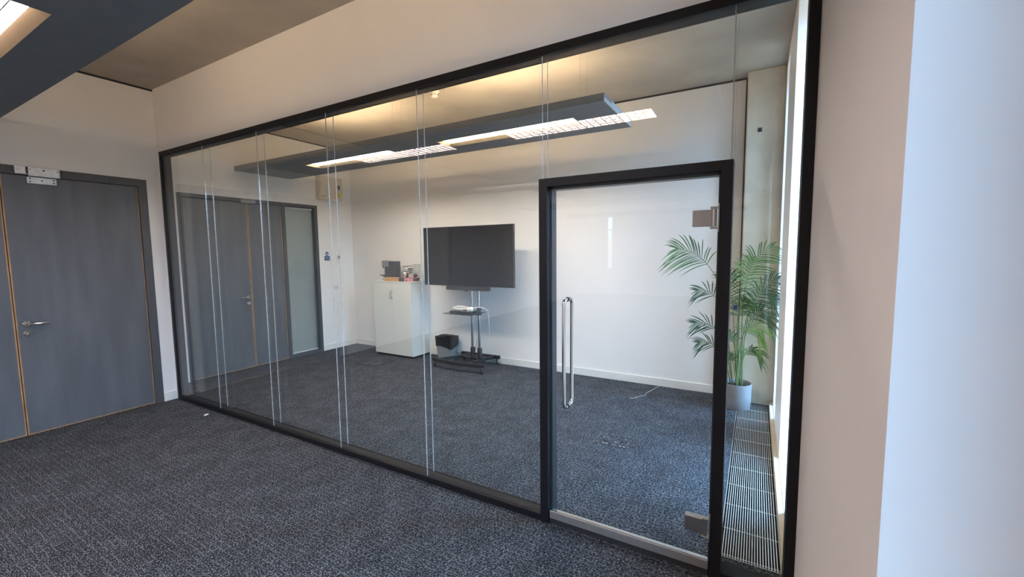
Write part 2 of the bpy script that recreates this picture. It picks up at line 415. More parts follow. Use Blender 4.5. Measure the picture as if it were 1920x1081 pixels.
# shadow gaps under the ceiling: black strips stand in for the shaded recess
struct('trim_1', MB().box(0, 0.004, YF, -0.0, HC - 0.022, HC - 0.002), 'gap', 'dark shadow gap along the top of the office wall', 'trim')
struct('trim_2', MB().box(XI, XI + 0.004, 0.1, YB, HC - 0.022, HC - 0.002).box(XI, 5.752, YB - 0.004, YB, HC - 0.022, HC - 0.002), 'gap', 'dark shadow gap along the top of the glazed room walls', 'trim')
struct('trim_3', MB().box(5.735, 5.752, YB - 0.01, YB, 0, HC - 0.02), 'gap', 'dark joint between back wall and concrete column', 'trim')
# skirting boards
def skirt(name, x0, x1, y0, y1, label):
    b = MB().box(x0, x1, y0, y1, 0, 0.098, 0.003)
    struct(name, b, 'skirt', label, 'skirting')
skirt('baseboard_left', 0, 0.017, D1B + 0.0, -0.004, 'short white skirting between grey door and glass screen')
skirt('baseboard_left_office', 0, 0.017, YF, D1A, 'white skirting of the office wall left of the grey double door')
skirt('baseboard_left_inner', XI, XI + 0.017, D2B, YB, 'white skirting beside the blind in the glazed room')
skirt('baseboard_back', XI + 0.017, 5.735, YB - 0.017, YB, 'long white skirting under the back wall')

# ------------------------------------------------------------------ grey double doors
def lever(leaf, x, y, z, dirn, lx=0.055):
    h = MB().lathe((x, y, z), [(0.026, 0.0), (0.026, 0.008), (0.022, 0.010)], 20, 'X')
    h.tube([(x + 0.008, y, z), (x + lx - 0.012, y, z), (x + lx, y + 0.012 * dirn, z), (x + lx, y + 0.145 * dirn, z)], 0.011, 10)
    h.build('lever_handle', 'chrome', leaf)
    k = MB().lathe((x, y, z - 0.088), [(0.026, 0.0), (0.026, 0.008), (0.022, 0.010)], 20, 'X')
    k.lathe((x, y, z - 0.088), [(0.011, 0.009), (0.011, 0.020), (0.008, 0.022)], 14, 'X')
    k.hexa([(x + 0.02, y - 0.004, z - 0.094), (x + 0.03, y - 0.004, z - 0.094), (x + 0.03, y + 0.026, z - 0.076), (x + 0.02, y + 0.026, z - 0.076)],
           [(x + 0.02, y - 0.004, z - 0.084), (x + 0.03, y - 0.004, z - 0.084), (x + 0.03, y + 0.026, z - 0.066), (x + 0.02, y + 0.026, z - 0.066)])
    k.build('thumb_turn', 'chrome', leaf)

def leaf(parent, name, x, y0, y1, z1, lip=0.009):
    l = MB().box(x - 0.045, x, y0 + lip, y1 - lip, 0.008 + lip, z1).build(name, 'door', parent)
    ORG[l.name] = ORG[parent.name]
    MB().box(x - 0.045, x + 0.0008, y0, y0 + lip, 0.008, z1).build('oak_edge', 'oak', l)
    MB().box(x - 0.045, x + 0.0008, y1 - lip, y1, 0.008, z1).build('oak_edge', 'oak', l)
    MB().box(x - 0.045, x + 0.0008, y0 + lip, y1 - lip, 0.008, 0.008 + lip).build('oak_edge', 'oak', l)
    return l

d1 = thing('door_1', (0, -1.19, 0), 'grey laminate double door with oak edges and steel lever, office wall', 'door', kind='structure')
f = MB().box(-0.12, 0.012, D1B - 0.076, D1B, 0, D1T).box(-0.12, 0.012, D1A, D1A + 0.076, 0, D1T).box(-0.12, 0.012, D1A + 0.076, D1B - 0.076, D1T - 0.078, D1T)
f.build('door_frame', 'dframe', d1)
la = leaf(d1, 'door_leaf', -0.004, -1.186, -0.204, 2.430)
lb = leaf(d1, 'door_leaf', -0.004, -2.174, -1.193, 2.430)
lever(la, -0.004, -1.122, 1.058, 1)
for z in (2.32, 1.24, 0.165):
    MB().tube([(0.006, -0.199, z - 0.05), (0.006, -0.199, z + 0.05)], 0.007, 10).build('hinge', 'dframe', la)
mg = MB().box(0.012, 0.042, -1.016, -0.808, 2.428, 2.510, 0.004).build('magnetic_lock', 'zinc', d1)
for (yy, zz, rr) in [(-1.002, 2.488, 0.0045), (-0.915, 2.486, 0.0075), (-0.822, 2.484, 0.0045)]:
    MB().lathe((0.0415, yy, zz), [(rr, 0), (rr, 0.0012)], 12, 'X').build('screw_hole', 'dark', mg)
ap = MB().box(-0.004, 0.010, -1.022, -0.828, 2.362, 2.424, 0.003).build('armature_plate', 'zinc', d1)
for (yy, zz) in [(-1.003, 2.407), (-1.003, 2.381), (-0.925, 2.394), (-0.847, 2.407), (-0.847, 2.381)]:
    MB().lathe((0.0095, yy, zz), [(0.006, 0), (0.006, 0.0012)], 12, 'X').build('screw_hole', 'dark', ap)
jb = MB().box(0.012, 0.040, -1.098, -1.030, 2.440, 2.512, 0.003).build('lock_junction_box', 'zinc', d1)
MB().box(0.012, 0.030, -1.032, -1.012, 2.440, 2.447).build('lock_bracket', 'zinc', d1)
MB().lathe((0.0395, -1.088, 2.482), [(0.003, 0), (0.003, 0.0012)], 10, 'X').build('screw_hole', 'dark', jb)

d2 = thing('door_2', (XI, 1.25, 0), 'grey laminate double door inside the glazed room beside the blind', 'door', kind='structure')
x = XI
f = MB().box(x - 0.12, x + 0.012, D2A, D2A + 0.058, 0, D2T).box(x - 0.12, x + 0.012, 1.778, 1.832, 0, D2T - 0.05).box(x - 0.12, x + 0.012, D2B - 0.05, D2B, 0, D2T)
f.box(x - 0.12, x + 0.012, D2A + 0.058, D2B - 0.05, D2T - 0.05, D2T).box(x - 0.12, x + 0.012, 1.832, D2B - 0.05, 0, 0.034)
f.build('door_frame', 'dframe', d2)
la = leaf(d2, 'door_leaf', x - 0.004, 0.45, 1.254, 2.43)
lb = leaf(d2, 'door_leaf', x - 0.004, 1.260, 1.776, 2.43)
lever(la, x - 0.004, 1.205, 1.055, -1)
for z in (2.32, 1.24, 0.165):
    MB().tube([(x + 0.006, 1.773, z - 0.05), (x + 0.006, 1.773, z + 0.05)], 0.007, 10).build('hinge', 'dframe', lb)
MB().box(x + 0.012, x + 0.036, 1.16, 1.37, 2.425, 2.47, 0.003).build('magnetic_lock', 'anth2', d2)
MB().box(x - 0.03, x - 0.024, 1.832, D2B - 0.05, 0.034, D2T - 0.05).build('pane', 'glass', d2)
bl = thing('venetian_blind', (x - 0.07, 2.09, 0.04), 'white closed venetian blind behind the narrow pane beside the grey door', 'blind')
hb = MB().box(x - 0.085, x - 0.05, 1.838, 2.346, 2.405, 2.43)
hb.build('head_rail', 'skirt', bl)
sl = MB(); z = 0.075
while z < 2.40:
    sl.hexa([(x - 0.078, 1.84, z), (x - 0.078, 2.344, z), (x - 0.062, 2.344, z + 0.017), (x - 0.062, 1.84, z + 0.017)],
            [(x - 0.0785, 1.84, z + 0.001), (x - 0.0785, 2.344, z + 0.001), (x - 0.0625, 2.344, z + 0.018), (x - 0.0625, 1.84, z + 0.018)])
    z += 0.021
sl.build('slats', 'blind', bl, kind='stuff')
MB().box(x - 0.082, x - 0.058, 1.84, 2.344, 0.045, 0.065).build('bottom_rail', 'blind', bl)

# ================================================================== GLAZED SCREEN
gp = thing('glass_partition', (3.0, 0.05, 0), 'long double glazed screen in a slim black frame dividing the two rooms', 'partition')
FX0, FX1, FD = 0.034, XR, 0.1
f = MB()
f.box(FX0, FX1, 0.0, FD, HF - 0.046, HF).build('head_frame', 'black', gp)
MB().box(FX0, 4.773, 0.0, FD, 0, 0.044).build('floor_frame', 'black', gp)
MB().box(5.784, FX1, 0.0, FD, 0, 0.044).build('floor_frame', 'black', gp)
MB().box(FX0, FX0 + 0.036, 0.0, FD, 0.044, HF - 0.046).build('side_frame', 'black', gp)
MB().box(FX1 - 0.042, FX1, 0.0, FD, 0.044, HF - 0.046).build('side_frame', 'black', gp)
DX0, DX1, DT, DW = 4.773, 5.784, 2.10, 0.052
MB().box(DX0, DX0 + DW, -0.004, FD + 0.004, 0, DT).build('door_post', 'black', gp)
MB().box(DX1 - DW, DX1, -0.004, FD + 0.004, 0, DT).build('door_post', 'black', gp)
MB().box(DX0 + DW, DX1 - DW, -0.004, FD + 0.004, DT - DW + 0.006, DT).build('door_head', 'black', gp)
MB().box(DX0 + DW, DX0 + DW + 0.014, 0.036, 0.1, 0, DT - DW + 0.006).build('door_stop', 'tvgrey', gp)
MB().box(DX1 - DW - 0.010, DX1 - DW, 0.036, 0.1, 0, DT - DW + 0.006).build('door_stop', 'tvgrey', gp)
MB().box(DX0 + DW, DX1 - DW, 0.036, 0.1, DT - DW - 0.010, DT - DW + 0.006).build('door_stop', 'tvgrey', gp)
JX = [0.958, 1.922, 2.888, 3.840]
zb, zt = 0.044, HF - 0.046
xs = [FX0 + 0.036] + JX + [4.773]
g = 0.0011
for yy in (0.012, 0.082):
    for i in range(5):
        MB().box(xs[i] + (g if i else 0), xs[i + 1] - (g if i < 4 else 0), yy, yy + 0.010, zb, zt).build('glass_pane', 'glass', gp)
    MB().box(4.791 + g, 5.772 - g, yy, yy + 0.010, DT, zt).build('glass_pane', 'glass', gp)
    MB().box(5.784, FX1 - 0.042, yy, yy + 0.010, zb, zt).build('glass_pane', 'glass', gp)
    for jx in JX:
        MB().box(jx - g, jx + g, yy - 0.0004, yy + 0.0054, zb, zt).build('clear_joint', 'seal', gp)
    for jx in (4.782, 5.778):
        pass
    MB().box(4.791 - g, 4.791 + g, yy - 0.0004, yy + 0.0054, DT, zt).build('clear_joint', 'seal', gp)
    MB().box(5.772 - g, 5.772 + g, yy - 0.0004, yy + 0.0054, DT, zt).build('clear_joint', 'seal', gp)
    MB().box(4.773, 4.791 - g, yy, yy + 0.010, DT, zt).build('glass_pane', 'glass', gp)
    MB().box(5.772 + g, 5.784, yy, yy + 0.010, DT, zt).build('glass_pane', 'glass', gp)

d3 = thing('door_3', (5.28, 0.02, 0.01), 'frameless glass door with tall steel pull and steel hinges in a black frame', 'door', kind='structure')
GL0, GL1 = DX0 + DW + 0.006, DX1 - DW - 0.006
MB().box(GL0, GL1, 0.016, 0.026, 0.034, 2.046).build('glass_pane', 'glass', d3)
rl = MB().box(GL0, GL1, 0.006, 0.036, 0.034, 0.082, 0.002).build('bottom_rail', 'rail', d3)
MB().box(GL0, GL1, 0.010, 0.032, 0.082, 0.087).build('glazing_bead', 'chrome', rl)
MB().box(GL0, GL1, 0.012, 0.030, 0.002, 0.034).build('drop_seal', 'rubber', d3)
def pull():
    xx = 4.946; za, zb_ = 0.775, 1.392; yf, yb = -0.040, 0.082; r = 0.030
    pts = []
    def arc(cy, cz, a0, a1):
        for i in range(7):
            a = a0 + (a1 - a0) * i / 6
            pts.append((xx, cy + r * math.cos(a), cz + r * math.sin(a)))
    arc(yf + r, za + r - 0.01, PI, 1.5 * PI); arc(yb - r, za + r - 0.01, 1.5 * PI, 2 * PI)
    arc(yb - r, zb_ - r + 0.01, 0, 0.5 * PI); arc(yf + r, zb_ - r + 0.01, 0.5 * PI, PI)
    return MB().tube(pts, 0.0105, 12, closed=True)
ph = pull().build('pull_handle', 'chrome', d3)
for zz in (0.765, 1.402):
    MB().lathe((4.946, 0.008, zz), [(0.0135, 0), (0.0135, 0.008)], 16, 'Y').build('fixing_collar', 'dark', ph)
for zz in (1.833, 0.262):
    h = MB().box(5.610, 5.700, 0.002, 0.040, zz - 0.040, zz + 0.040, 0.003).build('hinge', 'steel', d3)
    MB().tube([(5.708, 0.004, zz - 0.040), (5.708, 0.004, zz + 0.040)], 0.011, 16).build('hinge_barrel', 'steel', h)
    for s_ in (-1, 1):
        a, b = sorted((zz + s_ * 0.042, zz + s_ * 0.053))
        MB().box(5.690, 5.729, -0.008, 0.020, a, b, 0.004).build('hinge_knuckle', 'steel', h)
    MB().box(5.726, 5.7315, -0.010, 0.024, zz - 0.068, zz + 0.068, 0.001).build('hinge_plate', 'steel', h)

# ================================================================== CEILING RAFTS
ZR, RT, RW = 2.865, 0.062, 0.85
def raft(x0, x1, yc, lums, label, wires=(), caps=(True, True), sfx=''):
    t = thing('ceiling_raft', ((x0 + x1) / 2, yc, ZR), label, 'ceiling raft', 'grey suspended ceiling rafts')
    y0, y1 = yc - RW / 2, yc + RW / 2; lw = 0.128
    p = MB()
    p.box(x0, x1, y0, yc - lw, ZR, ZR + 0.012).box(x0, x1, yc + lw, y1, ZR, ZR + 0.012)
    ed = [x0] + [v for l in lums for v in l] + [x1]
    for i in range(0, len(ed), 2):
        p.box(ed[i], ed[i + 1], yc - lw, yc + lw, ZR, ZR + 0.012)
    p.box(x0, x1, y0, y0 + 0.003, ZR + 0.012, ZR + RT).box(x0, x1, y1 - 0.003, y1, ZR + 0.012, ZR + RT)
    p.box(x0, x1, y0 + 0.003, y1 - 0.003, ZR + RT - 0.004, ZR + RT)
    p.box(x0, x0 + 0.003, y0 + 0.003, y1 - 0.003, ZR + 0.012, ZR + RT - 0.004).box(x1 - 0.003, x1, y0 + 0.003, y1 - 0.003, ZR + 0.012, ZR + RT - 0.004)
    p.build('raft_panel', 'raft', t)
    for side, xe in ((0, x0), (1, x1)):
        if caps[side]:
            c = MB().box(xe - 0.004, xe + 0.004, y0, y1, ZR - 0.002, ZR + 0.028)
            c.box(xe - 0.004, xe + 0.004, y0 + 0.20, y1 - 0.03, ZR + 0.028, ZR + 0.055)
            c.build('end_cap', 'raftcap', t)
    for (a, b) in lums:
        h = 0.026; wi_ = 0.068
        L_ = MB()
        # sloping reflector trough
        L_.add([(a, yc - lw, ZR), (b, yc - lw, ZR), (b - 0.03, yc - wi_, ZR + h), (a + 0.03, yc - wi_, ZR + h)], [(0, 1, 2, 3)])
        L_.add([(a, yc + lw, ZR), (b, yc + lw, ZR), (b - 0.03, yc + wi_, ZR + h), (a + 0.03, yc + wi_, ZR + h)], [(0, 1, 2, 3)])
        L_.add([(a, yc - lw, ZR), (a, yc + lw, ZR), (a + 0.03, yc + wi_, ZR + h), (a + 0.03, yc - wi_, ZR + h)], [(0, 1, 2, 3)])
        L_.add([(b, yc - lw, ZR), (b, yc + lw, ZR), (b - 0.03, yc + wi_, ZR + h), (b - 0.03, yc - wi_, ZR + h)], [(0, 1, 2, 3)])
        lu = L_.build('luminaire', 'refl', t)
        MB().box(a + 0.03, b - 0.03, yc - wi_, yc + wi_, ZR + h, ZR + h + 0.006).build('diffuser', 'diff' + sfx, lu)
        lv = MB().box(a + 0.04, b - 0.04, yc - 0.003, yc + 0.003, ZR + h - 0.011, ZR + h - 0.0005)
        k = 20
        for i in range(1, k):
            xx = a + 0.03 + (b - a - 0.06) * i / k
            lv.box(xx - 0.0015, xx + 0.0015, yc - wi_ + 0.004, yc - 0.005, ZR + h - 0.010, ZR + h - 0.0005)
            lv.box(xx - 0.0015, xx + 0.0015, yc + 0.005, yc + wi_ - 0.004, ZR + h - 0.010, ZR + h - 0.0005)
        lv.build('louvre', 'louvre', lu)
        MB().box(a + 0.06, b - 0.06, yc - 0.055, yc + 0.055, ZR + RT + 0.001, ZR + RT + 0.03).build('uplight', 'upl' + sfx, lu)
    for wx in wires:
        wv = MB().tube([(wx, yc + 0.07, ZR + RT), (wx, yc + 0.07, HC)], 0.0012, 5)
        wv.lathe((wx, yc + 0.07, HC - 0.02), [(0.005, 0), (0.005, 0.02)], 8)
        wv.build('suspension_wire', 'wire', t)
    return t
raft(XI + 0.004, 4.800, 1.545, [(0.58, 2.13), (2.85, 4.42)], 'grey ceiling raft with two lit luminaires inside the glazed room', (0.22, 0.34, 2.02, 2.16, 2.82, 4.41, 4.48), sfx='2')
raft(0.004, 5.60, -1.615, [(1.30, 2.85), (3.56, 5.09)], 'nearest grey ceiling raft cut off by the upper left corner', (0.5, 2.9, 3.4, 5.3))
raft(0.3, 5.60, -4.55, [(1.16, 2.60)], 'second ceiling raft of the office, mirrored in the glass left of the door', (0.8, 5.0), sfx='3')
raft(0.1, 5.60, -8.50, [(0.31, 1.95), (2.80, 4.34)], 'third ceiling raft of the office, mirrored as two strips in the glass door', (0.6, 5.0), sfx='3')
raft(0.1, 5.60, -12.10, [(0.46, 1.96)], 'farthest ceiling raft of the office, mirrored low in the glass door', (0.6, 5.0), sfx='3')

sd = thing('smoke_detector', (2.67, 1.62, HC), 'white round smoke detector on the ceiling of the glazed room', 'smoke detector')
MB().lathe((2.67, 1.62, HC), [(0.030, 0), (0.034, -0.012), (0.055, -0.014), (0.056, -0.03), (0.050, -0.036)], 24).build('base', 'wplastic', sd)
hd = MB().lathe((2.67, 1.62, HC), [(0.043, -0.036), (0.043, -0.052), (0.040, -0.056), (0.040, -0.070), (0.043, -0.074), (0.030, -0.086), (0.010, -0.090)], 24).build('sensor_head', 'wplastic', sd)
for k in range(6):
    a = k * PI / 3 + 0.3
    MB().box(2.67 + 0.0395 * math.cos(a) - 0.003, 2.67 + 0.0395 * math.cos(a) + 0.003, 1.62 + 0.0395 * math.sin(a) - 0.003, 1.62 + 0.0395 * math.sin(a) + 0.003, HC - 0.070, HC - 0.057).build('vent_slot', 'cabgrey', hd)

# ================================================================== FLOOR GRILLE
fg = thing('floor_grille', ((GX0 + GX1) / 2, 1.56, 0), 'long aluminium slatted trench heater grille along the windows', 'floor grille')
t = MB().box(GX0, GX1, GY0, GY1, -0.15, -0.145).box(GX0, GX0 + 0.003, GY0, GY1, -0.145, -0.02).box(GX1 - 0.003, GX1, GY0, GY1, -0.145, -0.02)
t.box(GX0 + 0.003, GX1 - 0.003, GY0, GY0 + 0.003, -0.145, -0.02).box(GX0 + 0.003, GX1 - 0.003, GY1 - 0.003, GY1, -0.145, -0.02)
t.build('trench', 'trench', fg)
MB().box(GX0, GX0 + 0.004, GY0, GY1, -0.02, 0.001).build('edge_frame', 'grille', fg)
MB().box(GX1 - 0.004, GX1, GY0, GY1, -0.02, 0.001).build('edge_frame', 'grille', fg)
MB().box(GX0 + 0.004, GX1 - 0.004, GY0, GY0 + 0.003, -0.02, 0.001).build('edge_frame', 'grille', fg)
ns = 21; pitch = (GX1 - GX0 - 0.008) / (ns + 1)
s0 = None
for i in range(ns):
    if s0 is None:
        xx = GX0 + 0.004 + pitch
        s0 = MB().box(xx - 0.0023, xx + 0.0023, GY0 + 0.003, GY1, -0.009, 0.001).build('slat', 'grille', fg)
    else:
        copy_part(s0, fg, (pitch * i, 0, 0))
s0 = None
for i, yy in enumerate([GY0 + 0.035, 0.50, 0.78, 1.06, 1.34, 1.62, 1.90, 2.18, 2.46, 2.74]):
    if s0 is None:
        y0_ = yy; s0 = MB().tube([(GX0 + 0.004, yy, -0.010), (GX1 - 0.004, yy, -0.010)], 0.0026, 6).build('cross_rod', 'grille', fg)
    else:
        copy_part(s0, fg, (0, yy - y0_, 0))

# ================================================================== CABINET AND THINGS ON IT
CX0, CX1, CY0, CY1, CH = 0.412, 1.232, 2.672, 3.094, 1.226
cb = thing('storage_cabinet', (0.82, 2.88, 0), 'tall white two door cupboard against the back wall', 'cabinet')
MB().box(CX0 + 0.02, CX1 - 0.02, CY0 + 0.03, CY1, 0, 0.035).build('plinth', 'stand', cb)
MB().box(CX0, CX1, CY0 + 0.020, CY1, 0.035, CH - 0.024).build('carcass', 'cab', cb)
MB().box(CX0, CX1, CY0, CY1, CH - 0.020, CH, 0.002).build('top_board', 'cab', cb)
MB().box(CX0 + 0.004, CX1 - 0.004, CY0 + 0.010, CY1 - 0.004, CH - 0.024, CH - 0.020).build('shadow_gap', 'cabgrey', cb)
xm = 0.826
for (a, b, hx) in ((CX0, xm - 0.0015, xm - 0.022), (xm + 0.0015, CX1, xm + 0.010)):
    dr = MB().box(a, b, CY0, CY0 + 0.018, 0.040, CH - 0.026, 0.0015).build('cupboard_door', 'cab', cb)
    hh = MB().tube([(hx, CY0, 1.075), (hx, CY0 - 0.022, 1.070), (hx, CY0 - 0.026, 1.058), (hx, CY0 - 0.026, 0.972), (hx, CY0 - 0.022, 0.960), (hx, CY0, 0.955)], 0.005, 8).build('bow_handle', 'steel', dr)

def on_cab(name, x, y, label, cat):
    return thing(name, (x, y, CH), label, cat)
Z = CH
cm = on_cab('coffee_machine', 0.60, 2.89, 'dark grey capsule coffee machine on the white cupboard', 'coffee machine')
MB().box(0.505, 0.765, 2.835, 2.945, Z, Z + 0.318, 0.008).build('body', 'anth', cm)
MB().box(0.440, 0.520, 2.842, 2.938, Z, Z + 0.012, 0.003).build('foot', 'anth', cm)
hd = MB().lathe((0.485, 2.89, Z + 0.215), [(0.052, 0), (0.062, 0.012), (0.066, 0.04), (0.066, 0.105), (0.060, 0.118), (0.020, 0.122)], 24)
hd.box(0.485, 0.600, 2.828, 2.952, Z + 0.228, Z + 0.327, 0.006).build('brew_head', 'anth2', cm)
MB().lathe((0.410, 2.89, Z + 0.072), [(0.040, 0), (0.050, 0.006), (0.050, 0.016), (0.044, 0.018)], 22).box(0.430, 0.460, 2.875, 2.905, Z + 0.05, Z + 0.085).build('cup_tray', 'anth', cm)
MB().lathe((0.425, 2.89, Z + 0.196), [(0.008, 0), (0.012, 0.02), (0.030, 0.028)], 14).build('spout', 'anth', cm)
MB().box(0.769, 0.795, 2.845, 2.935, Z + 0.03, Z + 0.24, 0.006).build('water_tank', 'jar', cm)

wb = on_cab('bamboo_box', 0.79, 2.735, 'low open bamboo wood box at the front of the white cupboard', 'box')
MB().box(0.635, 0.945, 2.700, 2.708, Z, Z + 0.060, 0.001).build('side_panel', 'bamboo', wb)
MB().box(0.635, 0.945, 2.792, 2.800, Z, Z + 0.060, 0.001).build('side_panel', 'bamboo', wb)
MB().box(0.635, 0.643, 2.708, 2.792, Z, Z + 0.060).build('end_panel', 'bamboo', wb)
MB().box(0.937, 0.945, 2.708, 2.792, Z, Z + 0.060).build('end_panel', 'bamboo', wb)
MB().box(0.643, 0.937, 2.708, 2.792, Z, Z + 0.006).build('bottom_panel', 'bamboo', wb)
MB().prism([(0.645, 2.712), (0.935, 2.712), (0.930, 2.788), (0.650, 2.788)], Z + 0.040, Z + 0.050).build('lid_insert', 'silver', wb)

jr = on_cab('capsule_jar', 0.86, 3.0, 'clip top glass jar filled with shiny coffee capsules', 'jar')
MB().lathe((0.84, 3.015, Z), [(0.052, 0), (0.060, 0.01), (0.062, 0.15), (0.050, 0.175), (0.046, 0.185)], 24, cap=False).build('glass_body', 'jar', jr)
MB().hexa([(0.79, 2.965, Z + 0.215), (0.90, 2.965, Z + 0.225), (0.90, 3.065, Z + 0.225), (0.79, 3.065, Z + 0.215)],
          [(0.785, 2.965, Z + 0.232), (0.895, 2.965, Z + 0.242), (0.895, 3.065, Z + 0.242), (0.785, 3.065, Z + 0.232)]).build('tilted_lid', 'anth2', jr)
MB().tube([(0.795, 3.015, Z + 0.17), (0.782, 3.015, Z + 0.195), (0.790, 3.015, Z + 0.222)], 0.003, 6).build('wire_clip', 'chrome', jr)
MB().box(0.875, 0.955, 3.0, 3.03, Z + 0.185, Z + 0.197, 0.003).build('clip_handle', 'dark', jr)
rnd = random.Random(3)
for k in range(16):
    a = rnd.random() * 6.28; rr = 0.034 * math.sqrt(rnd.random()); zz = Z + 0.006 + (k // 4) * 0.040
    cx_, cy_ = 0.84 + rr * math.cos(a), 3.015 + rr * math.sin(a)
    MB().lathe((cx_, cy_, zz), [(0.012, 0), (0.019, 0.020), (0.022, 0.021), (0.022, 0.024)], 12).build('capsule', 'rose' if k % 3 else 'silver', jr)
rb = on_cab('capsule_basket', 0.935, 2.87, 'round rose coloured foil pod tin beside the glass jar', 'tin')
MB().lathe((0.935, 2.87, Z), [(0.040, 0), (0.046, 0.01), (0.046, 0.11), (0.040, 0.12)], 20).build('tin_body', 'rose', rb)
MB().lathe((0.935, 2.87, Z), [(0.047, 0.118), (0.047, 0.135), (0.020, 0.145)], 20).build('tin_lid', 'silver', rb)

def glassware(x, y, h, label):
    t = on_cab('glass_carafe', x, y, label, 'carafe'); tag(t, group='glass carafes on the cupboard')
    MB().lathe((x, y, Z), [(0.030, 0), (0.042, 0.008), (0.046, 0.06), (0.036, 0.13), (0.026, h * 0.72), (0.030, h * 0.9), (0.040, h)], 20, cap=False).build('glass_body', 'jar', t)
    MB().lathe((x, y, Z), [(0.029, 0.0005), (0.029, 0.006)], 20).build('glass_base', 'jar', t)
    MB().tube([(x + 0.040 * math.cos(2 * PI * k / 20), y + 0.040 * math.sin(2 * PI * k / 20), Z + h) for k in range(20)], 0.002, 6, closed=True).build('rim', 'anth2', t)
glassware(1.00, 3.02, 0.265, 'clear glass carafe on the cupboard next to the capsule jar')
glassware(1.115, 3.02, 0.265, 'clear glass carafe on the cupboard nearest the television')

bx = on_cab('dark_card_box', 1.02, 2.73, 'small black card box at the front edge of the cupboard', 'box')
MB().box(0.960, 1.075, 2.695, 2.765, Z, Z + 0.052, 0.002).build('carton', 'anth', bx)
MB().box(0.963, 1.072, 2.698, 2.762, Z + 0.052, Z + 0.056).build('lid_flap', 'tvgrey', bx)
bx = on_cab('pink_card_box', 1.13, 2.74, 'pink card box beside the black one on the cupboard', 'box')
MB().box(1.083, 1.180, 2.690, 2.790, Z, Z + 0.050, 0.002).build('carton', 'pink', bx)
MB().add([(1.105, 2.689, Z + 0.012), (1.150, 2.689, Z + 0.012), (1.128, 2.689, Z + 0.038)], [(0, 1, 2)]).build('printed_emblem', 'brown', bx)
bx = on_cab('brown_card_box', 1.14, 2.86, 'long dark brown card box lying behind the pink one', 'box')
MB().box(1.02, 1.215, 2.820, 2.900, Z, Z + 0.055, 0.002).build('carton', 'brown', bx)
MB().box(1.022, 1.213, 2.822, 2.898, Z + 0.055, Z + 0.058).build('lid', 'pink', bx)
bx = thing('pod_carton', (1.1, 2.86, Z + 0.058), 'grey carton with dark pointed end lying on the brown box', 'box')
MB().box(1.045, 1.150, 2.828, 2.892, Z + 0.0585, Z + 0.120, 0.002).build('carton', 'greycard', bx)
MB().box(1.010, 1.0448, 2.826, 2.894, Z + 0.0585, Z + 0.125, 0.002).build('end_block', 'anth', bx)
MB().hexa([(1.1505, 2.83, Z + 0.060), (1.155, 2.83, Z + 0.060), (1.155, 2.89, Z + 0.060), (1.1505, 2.89, Z + 0.060)],
          [(1.1505, 2.83, Z + 0.120), (1.156, 2.83, Z + 0.119), (1.156, 2.89, Z + 0.119), (1.1505, 2.89, Z + 0.120)]).add(
          [(1.155, 2.83, Z + 0.060), (1.195, 2.83, Z + 0.095), (1.155, 2.83, Z + 0.120), (1.155, 2.89, Z + 0.060), (1.195, 2.89, Z + 0.095), (1.155, 2.89, Z + 0.120)],
          [(0, 1, 2), (3, 5, 4), (0, 3, 4, 1), (1, 4, 5, 2), (0, 2, 5, 3)]).build('pointed_end', 'brown', bx)

# ================================================================== TELEVISION ON ITS TROLLEY
TY = 2.62
tv = thing('television', (2.335, TY, 1.135), 'large black flat screen television on the trolley stand', 'television')
TX0, TX1, TZ0, TZ1 = 1.566, 3.108, 1.197, 2.046
MB().box(TX0, TX1, TY, TY + 0.045, TZ0, TZ1, 0.003).build('casing', 'tvblack', tv)
MB().box(TX0 + 0.009, TX1 - 0.009, TY - 0.0012, TY + 0.001, TZ0 + 0.014, TZ1 - 0.009).build('screen', 'screen', tv)
MB().box(TX0 + 0.25, TX1 - 0.25, TY + 0.045, TY + 0.085, TZ0 + 0.05, TZ1 - 0.15, 0.01).build('rear_housing', 'tvblack', tv)
MB().box(1.968, 2.705, TY + 0.005, TY + 0.06, 1.136, TZ0 - 0.001, 0.003).build('speaker_bar', 'tvgrey', tv)
MB().box(2.30, 2.345, TY + 0.003, TY + 0.02, 1.128, 1.137, 0.002).build('sensor_lip', 'tvblack', tv)

ts = thing('tv_trolley', (2.30, 2.75, 0), 'black wheeled television trolley with two aluminium poles and glass shelf', 'tv stand')
PX, PY = (2.278, 2.402), 2.83
for px_ in PX:
    MB().tube([(px_, PY, 0.15), (px_, PY, 1.80)], 0.0215, 16).build('pole', 'pole', ts)
    MB().lathe((px_, PY, 0.135), [(0.036, 0), (0.036, 0.13), (0.030, 0.145)], 16).build('pole_collar', 'stand', ts)
MB().box(2.18, 2.50, TY + 0.0855, PY + 0.03, 1.50, 1.56).build('screen_mount', 'stand', ts)
MB().box(2.18, 2.50, TY + 0.0855, PY + 0.03, 1.74, 1.80).build('screen_mount', 'stand', ts)
